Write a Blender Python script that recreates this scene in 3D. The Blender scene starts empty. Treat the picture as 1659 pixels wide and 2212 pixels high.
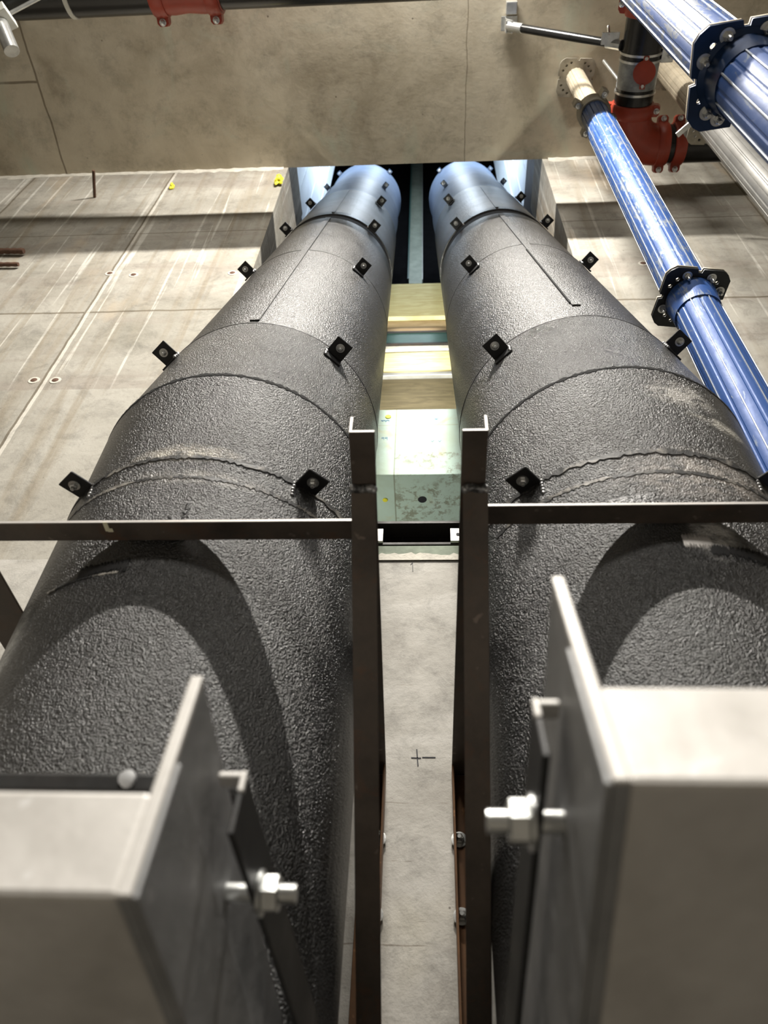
import bpy, bmesh, math, random
from mathutils import Vector, Matrix
random.seed(7)
S = bpy.context.scene
COL = S.collection
OFF = Vector((0, 0, 1.6))          # eye height above the floor; coordinates below are relative to the eye
FX = 1662.0
R3 = Matrix(((0.9983, 0.0077, 0.0572), (0.0449, -0.7259, -0.6863), (0.0362, 0.6876, -0.7251)))

# ------------------------------------------------------------------ materials
class G:
    def __init__(s, name, off=None):
        m = bpy.data.materials.new(name); m.use_nodes = True
        s.m = m; s.t = m.node_tree; s.n = s.t.nodes; s.l = s.t.links
        s.b = s.n['Principled BSDF']
        s.tc = s.n.new('ShaderNodeTexCoord').outputs['Object']
        if off: s.tc = s.scale(s.tc, (1, 1, 1), off)
    def put(s, sock, v):
        if isinstance(v, bpy.types.NodeSocket): s.l.new(v, sock)
        elif isinstance(v, (tuple, list)): sock.default_value = (*v, 1) if len(v) == 3 and len(sock.default_value) == 4 else v
        else: sock.default_value = v
    def math(s, op, a, b=0.0, c=None, clamp=False):
        n = s.n.new('ShaderNodeMath'); n.operation = op; n.use_clamp = clamp
        s.put(n.inputs[0], a); s.put(n.inputs[1], b)
        if c is not None: s.put(n.inputs[2], c)
        return n.outputs[0]
    def scale(s, v, k, off=(0, 0, 0)):
        n = s.n.new('ShaderNodeMapping'); s.l.new(v, n.inputs['Vector'])
        n.inputs['Scale'].default_value = k; n.inputs['Location'].default_value = off
        return n.outputs[0]
    def noise(s, sc, det=3, rough=.5, v=None, dist=0.0):
        n = s.n.new('ShaderNodeTexNoise'); s.l.new(v or s.tc, n.inputs['Vector'])
        n.inputs['Scale'].default_value = sc; n.inputs['Detail'].default_value = det
        n.inputs['Roughness'].default_value = rough; n.inputs['Distortion'].default_value = dist
        return n.outputs['Fac']
    def vor(s, sc, v=None, feat='F1'):
        n = s.n.new('ShaderNodeTexVoronoi'); s.l.new(v or s.tc, n.inputs['Vector'])
        n.inputs['Scale'].default_value = sc; n.feature = feat
        return n.outputs['Distance']
    def ramp(s, f, stops):
        n = s.n.new('ShaderNodeValToRGB'); s.put(n.inputs[0], f)
        e = n.color_ramp.elements
        while len(e) < len(stops): e.new(.5)
        for i, (p, c) in enumerate(stops):
            e[i].position = p; e[i].color = (c, c, c, 1) if isinstance(c, (int, float)) else (*c, 1)
        return n.outputs[0]
    def mix(s, f, a, b, mode='MIX'):
        n = s.n.new('ShaderNodeMix'); n.data_type = 'RGBA'; n.blend_type = mode
        s.put(n.inputs[0], f); s.put(n.inputs[6], a); s.put(n.inputs[7], b)
        return n.outputs[2]
    def sep(s, v=None):
        n = s.n.new('ShaderNodeSeparateXYZ'); s.l.new(v or s.tc, n.inputs[0]); return n.outputs
    def bump(s, h, st=.5, d=.01, prev=None):
        n = s.n.new('ShaderNodeBump'); s.put(n.inputs['Height'], h)
        n.inputs['Strength'].default_value = st; n.inputs['Distance'].default_value = d
        if prev is not None: s.l.new(prev, n.inputs['Normal'])
        return n.outputs[0]
    def line(s, c, at, w, wob=None):
        d = s.math('SUBTRACT', c, at)
        if wob is not None: d = s.math('ADD', d, wob)
        return s.math('LESS_THAN', s.math('ABSOLUTE', d), w)
    def done(s, col, rough=.5, metal=0.0, normal=None, spec=None):
        s.put(s.b.inputs['Base Color'], col); s.put(s.b.inputs['Roughness'], rough); s.put(s.b.inputs['Metallic'], metal)
        if normal is not None: s.l.new(normal, s.b.inputs['Normal'])
        if spec is not None: s.b.inputs['Specular IOR Level'].default_value = spec
        return s.m

def blob(g, c, r):
    """1 inside a soft ellipsoid round the object-space point c"""
    n = g.scale(g.tc, tuple(1 / k for k in r), tuple(-a / k for a, k in zip(c, r)))
    v = g.n.new('ShaderNodeVectorMath'); v.operation = 'LENGTH'; g.l.new(n, v.inputs[0])
    return g.math('SUBTRACT', 1.0, v.outputs['Value'], clamp=True)

def mat_pipe(name, base=(.006, .006, .0062), fine=1.0, scuffs=(), rough=(.27, .36), ox=0.0):
    g = G(name, (ox, .955, 0))
    big = g.noise(7, 4, .6)
    grain = g.noise(430 * fine, 2, .55)
    grain2 = g.noise(230 * fine, 2, .6)
    col = g.mix(g.ramp(big, [(.35, 0), (.7, 1)]), base, tuple(c * 1.7 + .004 for c in base))
    scr = g.noise(1, 4, .7, g.scale(g.tc, (26, 26, 90)), .6)
    col = g.mix(g.ramp(scr, [(.735, 0), (.78, .45)]), col, (.16, .15, .14))
    chips = g.math('MULTIPLY', g.ramp(g.noise(230, 1), [(.7, 0), (.76, 1)]), g.ramp(g.noise(5, 3), [(.56, 0), (.66, 1)]))
    col = g.mix(chips, col, (.42, .41, .38))
    for c, r, tint, amt in scuffs:
        f = g.math('MULTIPLY', blob(g, c, r), g.ramp(g.noise(34, 5, .7, g.scale(g.tc, (1, 1, 2.2))), [(.38, 0), (.62, 3 * amt)]), clamp=True)
        col = g.mix(f, col, tint)
    nb = g.bump(g.math('ADD', grain, g.math('MULTIPLY', grain2, .8)), 1.0, .0036 if fine == 1.0 else .0030)
    nb = g.bump(g.noise(5, 2), .25, .02, nb)
    return g.done(col, g.ramp(big, [(.3, rough[0]), (.7, rough[1])]), 0.0, nb, 1.0)

def mat_concrete_wall():
    g = G('streaked_concrete', (0, 0, -1.6)); x, y, z = g.sep()
    base = g.ramp(g.noise(2.1, 6, .62), [(.3, (.25, .235, .195)), (.5, (.36, .34, .295)), (.72, (.46, .44, .39))])
    st = g.noise(1, 5, .62, g.scale(g.tc, (17, 17, .8)), .5)
    col = g.mix(g.ramp(st, [(.32, .7), (.5, 0)]), base, (.27, .23, .17))
    drip = g.noise(1, 3, .6, g.scale(g.tc, (32, 32, .9), (3, 2, 1)), .35)
    hi = g.math('GREATER_THAN', z, 1.9)
    col = g.mix(g.math('MULTIPLY', g.ramp(drip, [(.6, 0), (.64, .6)]), hi), col, (.68, .66, .60))
    rust = g.noise(1, 4, .6, g.scale(g.tc, (2.4, 2.4, .8), (7, 0, 2)), .6)
    col = g.mix(g.ramp(rust, [(.58, 0), (.72, .42)]), col, (.50, .33, .16))
    up = g.ramp(g.noise(1, 4, .6, g.scale(g.tc, (1.2, 1.2, 9), (1, 5, 2))), [(.52, 0), (.66, .55)])
    col = g.mix(g.math('MULTIPLY', up, hi), col, (.27, .235, .20))
    wob = g.math('MULTIPLY', g.math('SUBTRACT', g.noise(9, 3), .5), .012)
    seams = None
    for c, at, w in ((z, 2.37, .005), (z, 3.01, .0025), (x, -1.178, .004), (x, -1.85, .005), (x, .79, .004), (x, 1.3, .004), (z, .704, .0016)):
        l = g.line(c, at, w, wob if w > .002 else None)
        seams = l if seams is None else g.math('MAXIMUM', seams, l)
    col = g.mix(g.math('MULTIPLY', seams, .8), col, (.14, .115, .08))
    ridge = g.line(x, -1.168, .006, wob)
    col = g.mix(g.math('MULTIPLY', ridge, .5), col, (.78, .74, .66))
    # smoother paler cement in the lower lift
    low = g.math('LESS_THAN', z, 1.2)
    lowc = g.ramp(g.noise(1, 6, .66, g.scale(g.tc, (4, 4, 9)), .5), [(.3, (.34, .32, .285)), (.5, (.46, .44, .40)), (.7, (.56, .54, .50))])
    lowc = g.mix(g.ramp(g.noise(3, 3, .6), [(.6, 0), (.8, .3)]), lowc, (.62, .56, .38))
    col = g.mix(low, col, lowc)
    for a, w in ((.43, .0014), (.395, .0012), (.52, .0010), (.62, .0006), (.86, .0005), (1.0, .0006)):
        brk = g.ramp(g.noise(1, 3, .7, g.scale(g.tc, (9, 9, 40), (a * 30, 0, 0))), [(.48, 0), (.54, .8)])
        col = g.mix(g.math('MULTIPLY', g.line(z, a, w, wob), brk), col, (.25, .22, .18))
    pits = g.ramp(g.vor(24), [(.03, 1), (.055, 0)])
    pm = g.math('MULTIPLY', pits, g.ramp(g.noise(3, 2), [(.5, 0), (.6, .8)]))
    col = g.mix(pm, col, (.14, .12, .1))
    col = g.mix(.5, col, g.ramp(g.noise(11, 8, .8, None, .5), [(.3, .3), (.52, 1.0), (.7, 1.0)]), 'MULTIPLY')
    nb = g.bump(g.noise(30, 5, .7), .25, .01)
    nb = g.bump(g.math('SUBTRACT', 1.0, seams), .5, .004, nb)
    return g.done(col, .82, 0, nb, .25)

def mat_soffit():
    g = G('soffit_concrete', (0, 0, -1.6)); x, y, z = g.sep()
    col = g.ramp(g.noise(2.6, 7, .65, None, .4), [(.28, (.36, .31, .225)), (.5, (.54, .48, .37)), (.75, (.66, .60, .48))])
    col = g.mix(g.ramp(g.noise(1, 5, .6, g.scale(g.tc, (3, 6, 3), (4, 1, 0)), .8), [(.58, 0), (.75, .4)]), col, (.44, .47, .39))
    col = g.mix(g.ramp(g.noise(1, 5, .6, g.scale(g.tc, (5, 3, 3), (9, 3, 0))), [(.6, 0), (.75, .4)]), col, (.24, .18, .12))
    wob = g.math('MULTIPLY', g.math('SUBTRACT', g.noise(7, 3), .5), .02)
    s1 = g.line(x, -1.70, .004, wob); s2 = g.line(x, .18, .0025, wob)
    s3 = g.math('MULTIPLY', g.line(y, .882, .005, wob), g.math('LESS_THAN', x, -1.70))
    s = g.math('MAXIMUM', g.math('MAXIMUM', s1, g.math('MULTIPLY', s2, .7)), s3)
    col = g.mix(g.math('MULTIPLY', s, .7), col, (.12, .09, .055))
    pk = g.ramp(g.vor(17), [(.05, 1), (.08, 0)])
    col = g.mix(g.math('MULTIPLY', pk, g.ramp(g.noise(4, 2), [(.54, 0), (.6, .7)])), col, (.12, .09, .06))
    col = g.mix(.6, col, g.ramp(g.noise(7, 8, .8, None, .15), [(.30, .45), (.5, .95), (.66, 1.0)]), 'MULTIPLY')
    col = g.mix(g.ramp(g.noise(1, 5, .6, g.scale(g.tc, (4, 1.6, 4), (2, 7, 1)), .5), [(.57, 0), (.7, .55)]), col, (.50, .55, .44))
    wh = g.noise(1, 4, .7, g.scale(g.tc, (5, 26, 5), (3, 8, 0)), .6)
    col = g.mix(g.ramp(wh, [(.71, 0), (.76, .5)]), col, (.62, .60, .50))
    nb = g.bump(g.noise(26, 5, .7), .10, .008)
    return g.done(col, .85, 0, nb, .2)

def mat_steel(name, a=(.05, .045, .042), b=(.10, .085, .075), rust=.25, rough=.42, metal=.75, sc=9):
    g = G(name)
    n = g.noise(sc, 5, .65)
    col = g.mix(g.ramp(n, [(.35, 0), (.65, 1)]), a, b)
    col = g.mix(g.ramp(g.noise(14, 5, .7, None, .6), [(.55, 0), (.7, rust)]), col, (.17, .075, .035))
    fl = g.ramp(g.noise(60, 2), [(.68, 0), (.74, .3)])
    col = g.mix(fl, col, tuple(min(1, c * 3) for c in b))
    nb = g.bump(g.noise(45, 4, .6), .12, .004)
    return g.done(col, g.ramp(n, [(.3, rough), (.7, rough + .18)]), metal, nb)

def mat_plain(name, col, rough=.5, metal=0.0, var=.25, sc=14, bump=.08, spec=None):
    g = G(name); n = g.noise(sc, 4, .6)
    c = g.mix(g.ramp(n, [(.3, 0), (.7, 1)]), tuple(k * (1 - var) for k in col), tuple(min(1, k * (1 + var)) for k in col))
    return g.done(c, rough, metal, g.bump(g.noise(sc * 4, 3), bump, .004), spec)

def mat_prop(name, wear, silver=(.21, .245, .30)):
    g = G(name)
    n = g.noise(1, 6, .72, g.scale(g.tc, (60, 60, 14)), .7)
    f = g.ramp(n, [(wear, 0), (wear + .07, 1)])
    col = g.mix(f, (.02, .08, .29), silver)
    met = g.mix(f, (.1,) * 3, (.6,) * 3)
    return g.done(col, g.ramp(n, [(.4, .5), (.7, .66)]), met, g.bump(g.noise(80, 3), .1, .003))

def mat_timber(name, base, dark):
    g = G(name)
    w = g.noise(1, 5, .6, g.scale(g.tc, (4, 4, 34)), 1.6)
    col = g.mix(g.ramp(w, [(.38, 0), (.6, 1)]), dark, base)
    kn = g.ramp(g.vor(5), [(.05, 1), (.09, 0)])
    col = g.mix(g.math('MULTIPLY', kn, .7), col, (.16, .10, .04))
    return g.done(col, .7, 0, g.bump(w, .1, .003), .2)

def mat_green_concrete():
    g = G('green_tinted_concrete', (0, 1.56, 1.816)); x, y, z = g.sep()
    col = g.ramp(g.noise(4, 6, .6, None, .5), [(.3, (.50, .60, .47)), (.55, (.58, .74, .65)), (.75, (.64, .80, .73))])
    col = g.mix(g.ramp(g.noise(9, 4, .6, None, 1.0), [(.56, 0), (.7, .5)]), col, (.62, .52, .26))
    band = g.math('MULTIPLY', g.math('LESS_THAN', z, 1.925), g.math('GREATER_THAN', x, -.105))
    sp = g.ramp(g.noise(46, 5, .7), [(.48, 0), (.58, .6)])
    dens = g.ramp(g.noise(9, 3), [(.30, 0), (.5, 1)])
    col = g.mix(g.math('MULTIPLY', g.math('MULTIPLY', sp, dens), band), col, (.17, .12, .05))
    col = g.mix(g.math('MULTIPLY', g.line(x, -.105, .0022), .6), col, (.20, .19, .12))
    col = g.mix(g.math('MULTIPLY', g.line(z, 2.07, .002), .4), col, (.40, .38, .22))
    return g.done(col, .75, 0, g.bump(g.noise(30, 4), .2, .006), .25)

def mat_weld():
    g = G('weld_metal')
    n = g.noise(60, 4, .6)
    return g.done(g.ramp(n, [(.35, (.07, .07, .07)), (.65, (.5, .5, .5))]), .4, .7, g.bump(g.noise(120, 3), .6, .004))

def mat_joint():
    g = G('joint_edge_paint')
    n = g.noise(16, 5, .7, None, .8)
    return g.done(g.ramp(n, [(.46, (.03, .03, .03)), (.58, (.24, .225, .20)), (.7, (.62, .60, .54))]), .6, 0, g.bump(n, .6, .006))

M = {}
M['pipeL'] = mat_pipe('black_stipple_coating_left', ox=-.354, scuffs=[
    ((-.36, .70, .875 + 1.6), (.10, .08, .025), (.50, .46, .38), .5), ((-.33, .70, .82 + 1.6), (.14, .08, .02), (.22, .21, .19), .5),
    ((-.54, .76, .55 + 1.6), (.03, .05, .2), (.3, .3, .28), .4)])
M['pipeR'] = mat_pipe('black_stipple_coating_right', ox=.3215, scuffs=[
    ((.40, .72, 1.02 + 1.6), (.07, .06, .04), (.42, .40, .37), .8), ((.45, .75, .97 + 1.6), (.08, .06, .018), (.45, .43, .38), .8),
    ((.42, .70, .82 + 1.6), (.20, .1, .07), (.30, .27, .24), .55), ((.36, .70, .70 + 1.6), (.035, .06, .05), (.55, .54, .52), .8),
    ((.41, .72, .58 + 1.6), (.025, .05, .03), (.5, .5, .48), .6), ((.42, .72, .50 + 1.6), (.03, .05, .03), (.5, .5, .48), .5)])
M['pipe_up'] = mat_pipe('black_stipple_coating_upper', base=(.0065, .0062, .0062), fine=.70, rough=(.33, .42))
M['blue_gal'] = mat_plain('blue_grey_primer', (.115, .155, .235), .55, .0, .15, 9, .05)
M['wall'] = mat_concrete_wall(); M['soffit'] = mat_soffit()
M['floor'] = mat_plain('dusty_floor_concrete', (.19, .175, .15), .85, 0, .12, 4, .2)
M['room'] = mat_plain('plain_concrete', (.27, .255, .225), .85, 0, .12, 4, .2)
M['shaft_black'] = mat_plain('unlit_shaft_black', (.006, .006, .0065), .9, 0, .2, spec=0.0)  # near-black stands in for the unlit depth of the shaft
M['blue_panel'] = mat_plain('white_shaft_sheathing', (.80, .87, .93), .6, 0, .08, 6, .1)
M['green_steel'] = mat_plain('green_primed_steel', (.025, .065, .055), .4, .1, .2)
M['zinc_stud'] = mat_plain('galvanised_stud', (.20, .225, .18), .5, .3, .2)
M['steel'] = mat_steel('mill_scale_steel', (.06, .049, .041), (.12, .096, .078), .4, .45, .5)
M['dark_steel'] = mat_steel('dark_mill_scale_steel', (.016, .014, .0125), (.03, .025, .022), .2, .5, .2)
M['rust_steel'] = mat_steel('rusty_angle_steel', (.10, .055, .03), (.20, .10, .045), .6, .5, .4)
M['cut'] = mat_plain('bare_steel_and_lit_edges', (.66, .63, .60), .45, .35, .1)  # bare steel, also paints light onto arm ends and bar edges
M['fg_steel'] = mat_steel('pale_bracket_steel', (.60, .575, .54), (.86, .835, .80), .10, .42, .15, 6)
M['fg_plate'] = mat_steel('grey_plate_steel', (.27, .275, .28), (.46, .46, .465), .06, .45, .2, 9)
M['fg_dark'] = mat_steel('black_steel_and_gap_shade', (.012, .012, .012), (.03, .03, .03), .04, .4, .3)  # black bar steel, also paints the dark gap at the clips
M['zinc'] = mat_plain('zinc_plated_steel', (.66, .67, .66), .28, .85, .15, 40, .05)
M['lug'] = mat_plain('black_painted_lug', (.014, .014, .015), .45, 0, .2, 20, .1)
M['band'] = mat_plain('matt_black_band', (.010, .009, .009), .85, 0, .2, 20, .1, .15)
M['weld'] = mat_weld(); M['joint'] = mat_joint()
M['gap'] = mat_plain('open_joint_shadow_gap', (.004, .004, .004), .9)
M['prop_worn'] = mat_prop('scratched_blue_prop_paint', .515)
M['prop_silver'] = mat_prop('worn_silver_prop_paint', .50, (.17, .19, .23))
M['prop_blue'] = mat_prop('blue_prop_paint', .60)
M['prop_ridge'] = mat_plain('polished_prop_rib', (.32, .35, .40), .5, .6, .1, 30, .03)
M['alu'] = mat_plain('dull_aluminium', (.36, .355, .34), .42, .55, .2, 9, .1)
M['dirty_alu'] = mat_plain('cement_stained_aluminium', (.46, .40, .30), .65, .2, .25, 12, .25)
M['plate_blue'] = mat_plain('dark_blue_head_plate', (.012, .035, .10), .3, .3, .3, 20, .05)
M['plate_black'] = mat_plain('black_head_plate', (.03, .032, .035), .35, .4, .3, 20, .05)
M['plate_grey'] = mat_plain('weathered_head_plate', (.34, .31, .25), .55, .4, .3, 20, .15)
M['black_pipe'] = mat_plain('gloss_black_pipe', (.012, .012, .012), .25, 0, .3, 10, .03)
M['grey_primer'] = mat_plain('zinc_primer_patch', (.30, .32, .33), .45, .3, .55, 16, .1)
M['red'] = mat_plain('red_oxide_coupling', (.34, .045, .022), .38, 0, .15, 14, .1)
M['white_band'] = mat_plain('pale_strap', (.62, .62, .57), .5, .1, .1)
M['timber'] = mat_timber('yellow_plywood', (.82, .76, .42), (.68, .58, .27))
M['timber_b'] = mat_timber('tan_board', (.66, .50, .30), (.52, .37, .20))
M['brown_board'] = mat_timber('brown_form_board', (.085, .07, .04), (.055, .045, .025))
M['green_conc'] = mat_green_concrete()
M['ledge'] = mat_plain('grey_green_ledge', (.20, .235, .18), .8, 0, .35, 16, .3)  # darker grey green than the beam concrete
M['yellow'] = mat_plain('yellow_marker_paint', (.80, .75, .04), .6, 0, .2, 60)
M['ink'] = mat_plain('black_marker_ink', (.02, .02, .025), .7)
M['blue_ink'] = mat_plain('blue_marker_ink', (.10, .30, .52), .7)
M['rebar'] = mat_plain('rusty_rebar', (.10, .05, .03), .8, 0, .3, 60, .3)
M['mortar'] = mat_plain('white_mortar', (.56, .53, .46), .9, 0, .15, 30, .4)
M['tape'] = mat_plain('cream_tape', (.55, .52, .38), .6)

# ------------------------------------------------------------------ mesh tools
def finish(name, bm, mat, parent=None, smooth=True, bevel=0.0, base=None, angle=35):
    """link bm (eye-relative coordinates) as one object"""
    me = bpy.data.meshes.new(name)
    bmesh.ops.remove_doubles(bm, verts=bm.verts, dist=1e-6)
    bmesh.ops.recalc_face_normals(bm, faces=bm.faces)
    pl = Vector((0, 0, 0)) if parent is None else parent.matrix_world.translation
    if parent is not None: pl = world_of(parent)
    if base is not None:
        o_loc = Vector(base) + OFF
    elif parent is None: o_loc = Vector((0, 0, 0))
    else: o_loc = pl
    bmesh.ops.translate(bm, verts=bm.verts, vec=OFF - o_loc)
    bm.to_mesh(me); bm.free()
    for m in (mat if isinstance(mat, list) else [mat]): me.materials.append(m)
    o = bpy.data.objects.new(name, me); COL.objects.link(o)
    if parent is not None:
        o.parent = parent; o.location = o_loc - pl
    else: o.location = o_loc
    if smooth:
        for p in me.polygons: p.use_smooth = True
        try: me.set_sharp_from_angle(angle=math.radians(angle))
        except Exception: pass
    if bevel:
        b = o.modifiers.new('bevel', 'BEVEL'); b.width = bevel; b.segments = 2; b.limit_method = 'ANGLE'
    return o
def world_of(o):
    v = Vector(o.location)
    while o.parent: o = o.parent; v += Vector(o.location)
    return v
def tag(o, label=None, cat=None, group=None, kind=None):
    if label: o['label'] = label
    if cat: o['category'] = cat
    if group: o['group'] = group
    if kind: o['kind'] = kind
    return o
def thing(name, base, label, cat, group=None):
    o = bpy.data.objects.new(name, None); COL.objects.link(o); o.location = Vector(base) + OFF
    o.empty_display_size = .05
    return tag(o, label, cat, group)
def frame(z, x=None):
    z = Vector(z).normalized()
    x = Vector(x) if x is not None else (Vector((1, 0, 0)) if abs(z.x) < .9 else Vector((0, 1, 0)))
    y = z.cross(x).normalized(); x = y.cross(z).normalized()
    return x, y, z
def box(bm, lo, hi, ax=None, o=(0, 0, 0)):
    ax = ax or (Vector((1, 0, 0)), Vector((0, 1, 0)), Vector((0, 0, 1))); o = Vector(o)
    vs = [bm.verts.new(o + ax[0] * a + ax[1] * b + ax[2] * c) for a in (lo[0], hi[0]) for b in (lo[1], hi[1]) for c in (lo[2], hi[2])]
    for f in ((0, 1, 3, 2), (4, 6, 7, 5), (0, 4, 5, 1), (2, 3, 7, 6), (0, 2, 6, 4), (1, 5, 7, 3)): bm.faces.new([vs[i] for i in f])
def prism(bm, poly, p0, p1, x=None):
    """closed 2-D polygon swept from p0 to p1"""
    p0, p1 = Vector(p0), Vector(p1); X, Y, Z = frame(p1 - p0, x)
    a = [bm.verts.new(p0 + X * u + Y * v) for u, v in poly]; b = [bm.verts.new(p1 + X * u + Y * v) for u, v in poly]
    n = len(poly)
    for i in range(n): bm.faces.new((a[i], a[(i + 1) % n], b[(i + 1) % n], b[i]))
    bm.faces.new(a[::-1]); bm.faces.new(b)
def circ(r, n=32, ph=0): return [(r * math.cos(ph + 2 * math.pi * i / n), r * math.sin(ph + 2 * math.pi * i / n)) for i in range(n)]
def cyl(bm, p0, p1, r, n=32): prism(bm, circ(r, n), p0, p1)
def lathe(bm, prof, p0, d, n=32, x=None):
    """profile of (distance along d, radius)"""
    X, Y, Z = frame(d, x); p0 = Vector(p0); rings = []
    for t, r in prof:
        r = max(r, 1e-5)
        rings.append([bm.verts.new(p0 + Z * t + (X * math.cos(2 * math.pi * i / n) + Y * math.sin(2 * math.pi * i / n)) * r) for i in range(n)])
    for a, b in zip(rings, rings[1:]):
        for i in range(n): bm.faces.new((a[i], a[(i + 1) % n], b[(i + 1) % n], b[i]))
    bm.faces.new(rings[0][::-1]); bm.faces.new(rings[-1])
def sweep(bm, pts, r, n=32, up=(0, 0, 1)):
    pts = [Vector(p) for p in pts]; rings = []
    for i, p in enumerate(pts):
        d = (pts[min(i + 1, len(pts) - 1)] - pts[max(i - 1, 0)]).normalized()
        X, Y, Z = frame(d, up); rr = r if isinstance(r, (int, float)) else r[i]
        rings.append([bm.verts.new(p + (X * math.cos(2 * math.pi * k / n) + Y * math.sin(2 * math.pi * k / n)) * rr) for k in range(n)])
    for a, b in zip(rings, rings[1:]):
        for k in range(n): bm.faces.new((a[k], a[(k + 1) % n], b[(k + 1) % n], b[k]))
    bm.faces.new(rings[0][::-1]); bm.faces.new(rings[-1])
def B(): return bmesh.new()
def struct(name, bm, mat, **k): return tag(finish(name, bm, mat, smooth=False, **k), kind='structure')
def hexbolt(parent, p, d, r=.007, washer=True, name='bolt', mat='zinc', proud=1.0):
    bm = B(); d = Vector(d).normalized(); p = Vector(p)
    if washer: lathe(bm, [(0, r * 1.75), (r * .3, r * 1.75), (r * .32, r * 1.5)], p, d, 20)
    lathe(bm, [(r * .3, r * 1.12), (r * 1.1, r * 1.12), (r * 1.3, r * .8)], p, d, 6)
    lathe(bm, [(r * 1.2, r * .6), (r * 2.0 * proud, r * .6), (r * 2.2 * proud, r * .45)], p, d, 12)
    return finish(name, bm, M[mat], parent, angle=30)

# ------------------------------------------------------------------ the room
bm = B()
box(bm, (-3.5, 1.28, -1.6), (-.64, 1.6, 3.95)); box(bm, (.535, 1.28, -1.6), (3.5, 1.6, 3.95)); box(bm, (-.64, 1.28, -1.6), (.535, 1.6, 1.2))
struct('wall_back', bm, M['wall'])
bm = B(); box(bm, (-3.5, -4, 3.7), (3.5, 1.28, 3.95)); struct('ceiling', bm, M['soffit'])
bm = B(); box(bm, (-3.5, -4, -1.75), (3.5, 1.6, -1.6)); struct('floor', bm, M['floor'])
bm = B(); box(bm, (-3.7, -4, -1.6), (-3.5, 1.6, 3.95)); struct('wall_left', bm, M['room'])
bm = B(); box(bm, (3.5, -4, -1.6), (3.7, 1.6, 3.95)); struct('wall_right', bm, M['room'])
bm = B(); box(bm, (-3.7, -4.2, -1.6), (3.7, -4, 3.95)); struct('wall_front', bm, M['room'])
# the shaft behind the opening
bm = B(); box(bm, (-1.1, 2.8, 0), (1.1, 2.9, 9)); struct('wall_shaft_back', bm, M['shaft_black'])
bm = B(); box(bm, (-1.2, 1.6, 0), (-1.1, 2.9, 3.95)); box(bm, (-1.2, .9, 3.95), (-1.1, 2.9, 9)); struct('wall_shaft_left', bm, M['shaft_black'])
bm = B(); box(bm, (1.1, 1.6, 0), (1.2, 2.9, 3.95)); box(bm, (1.1, .9, 3.95), (1.2, 2.9, 9)); struct('wall_shaft_right', bm, M['shaft_black'])
bm = B(); box(bm, (-1.1, .8, 3.95), (1.1, .9, 9)); struct('wall_shaft_front', bm, M['shaft_black'])
bm = B(); box(bm, (-1.2, .8, 9), (1.2, 2.9, 9.1)); struct('ceiling_shaft', bm, M['shaft_black'])
# lumpy mortar fillet along the top of the wall
def mortar(x0, x1, lab):
    bm = B(); n = 90; prev = None
    for i in range(n + 1):
        x = x0 + (x1 - x0) * i / n
        h = .018 + .022 * random.random() * (1 if math.sin(x * 5) > -.3 else .2); w = .003 + .004 * random.random()
        ring = [bm.verts.new((x, 1.2795, 3.6995)), bm.verts.new((x, 1.2795 - w, 3.6995)), bm.verts.new((x, 1.2795 - w * .9, 3.6995 - h * .6)), bm.verts.new((x, 1.2795, 3.6995 - h))]
        if prev:
            for k in range(3): bm.faces.new((prev[k], prev[k + 1], ring[k + 1], ring[k]))
        prev = ring
    o = finish('mortar_smear', bm, M['mortar'])
    tag(o, lab, 'mortar', kind='structure'); o.name = 'trim_1' if x0 < 0 else 'trim_2'
    return o
mortar(-2.6, -.66, 'ragged white mortar line along the top of the wall left of the opening')
mortar(.56, 2.4, 'ragged white mortar line along the top of the wall right of the opening')

def side_lining(sx, x, y1, z0, z1, side):
    t = thing('sheathing_panel', (x, 1.4, z0), 'pale blue sheathing panel seen beside the %s pipe inside the shaft' % side, 'panel', None)
    bm = B(); box(bm, (min(x, x + sx * .02), 1.35, z0), (max(x, x + sx * .02), y1, z1)); finish('sheet', bm, M['blue_panel'], t, False)
    for k in range(4):
        y = 1.5 + k * .2
        bm = B(); box(bm, (min(x - sx * .006, x), y, z0), (max(x - sx * .006, x), y + .02, z1)); finish('seam_strip', bm, M['blue_panel'], t, False)
    a = bm = B(); box(bm, (min(x - sx * .012, x + sx * .05), 1.285, 3.955), (max(x - sx * .012, x + sx * .05), 2.6, z0 - .002))
    tag(finish('steel_channel', bm, M['dark_steel'], None, False), 'dark steel channel under the pale panel, %s edge of the opening' % side, 'steel channel')
side_lining(-1, -.735, 2.235, 4.42, 6.9, 'left')
side_lining(1, .60, 2.45, 4.66, 7.6, 'right')

bm = B()
t = thing('steel_stud', (-.02, 2.7, 5.36), 'pale galvanised stud rising between the two pipes inside the dark shaft', 'stud')
bm = B(); box(bm, (-.13, 2.72, 5.36), (-.03, 2.735, 8.9)); finish('web', bm, M['zinc_stud'], t, False)
bm = B(); box(bm, (-.14, 2.68, 5.36), (-.13, 2.735, 8.9)); finish('flange', bm, M['green_steel'], t, False)
bm = B(); box(bm, (-.03, 2.69, 5.36), (-.026, 2.735, 8.9)); finish('flange', bm, M['alu'], t, False)

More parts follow.
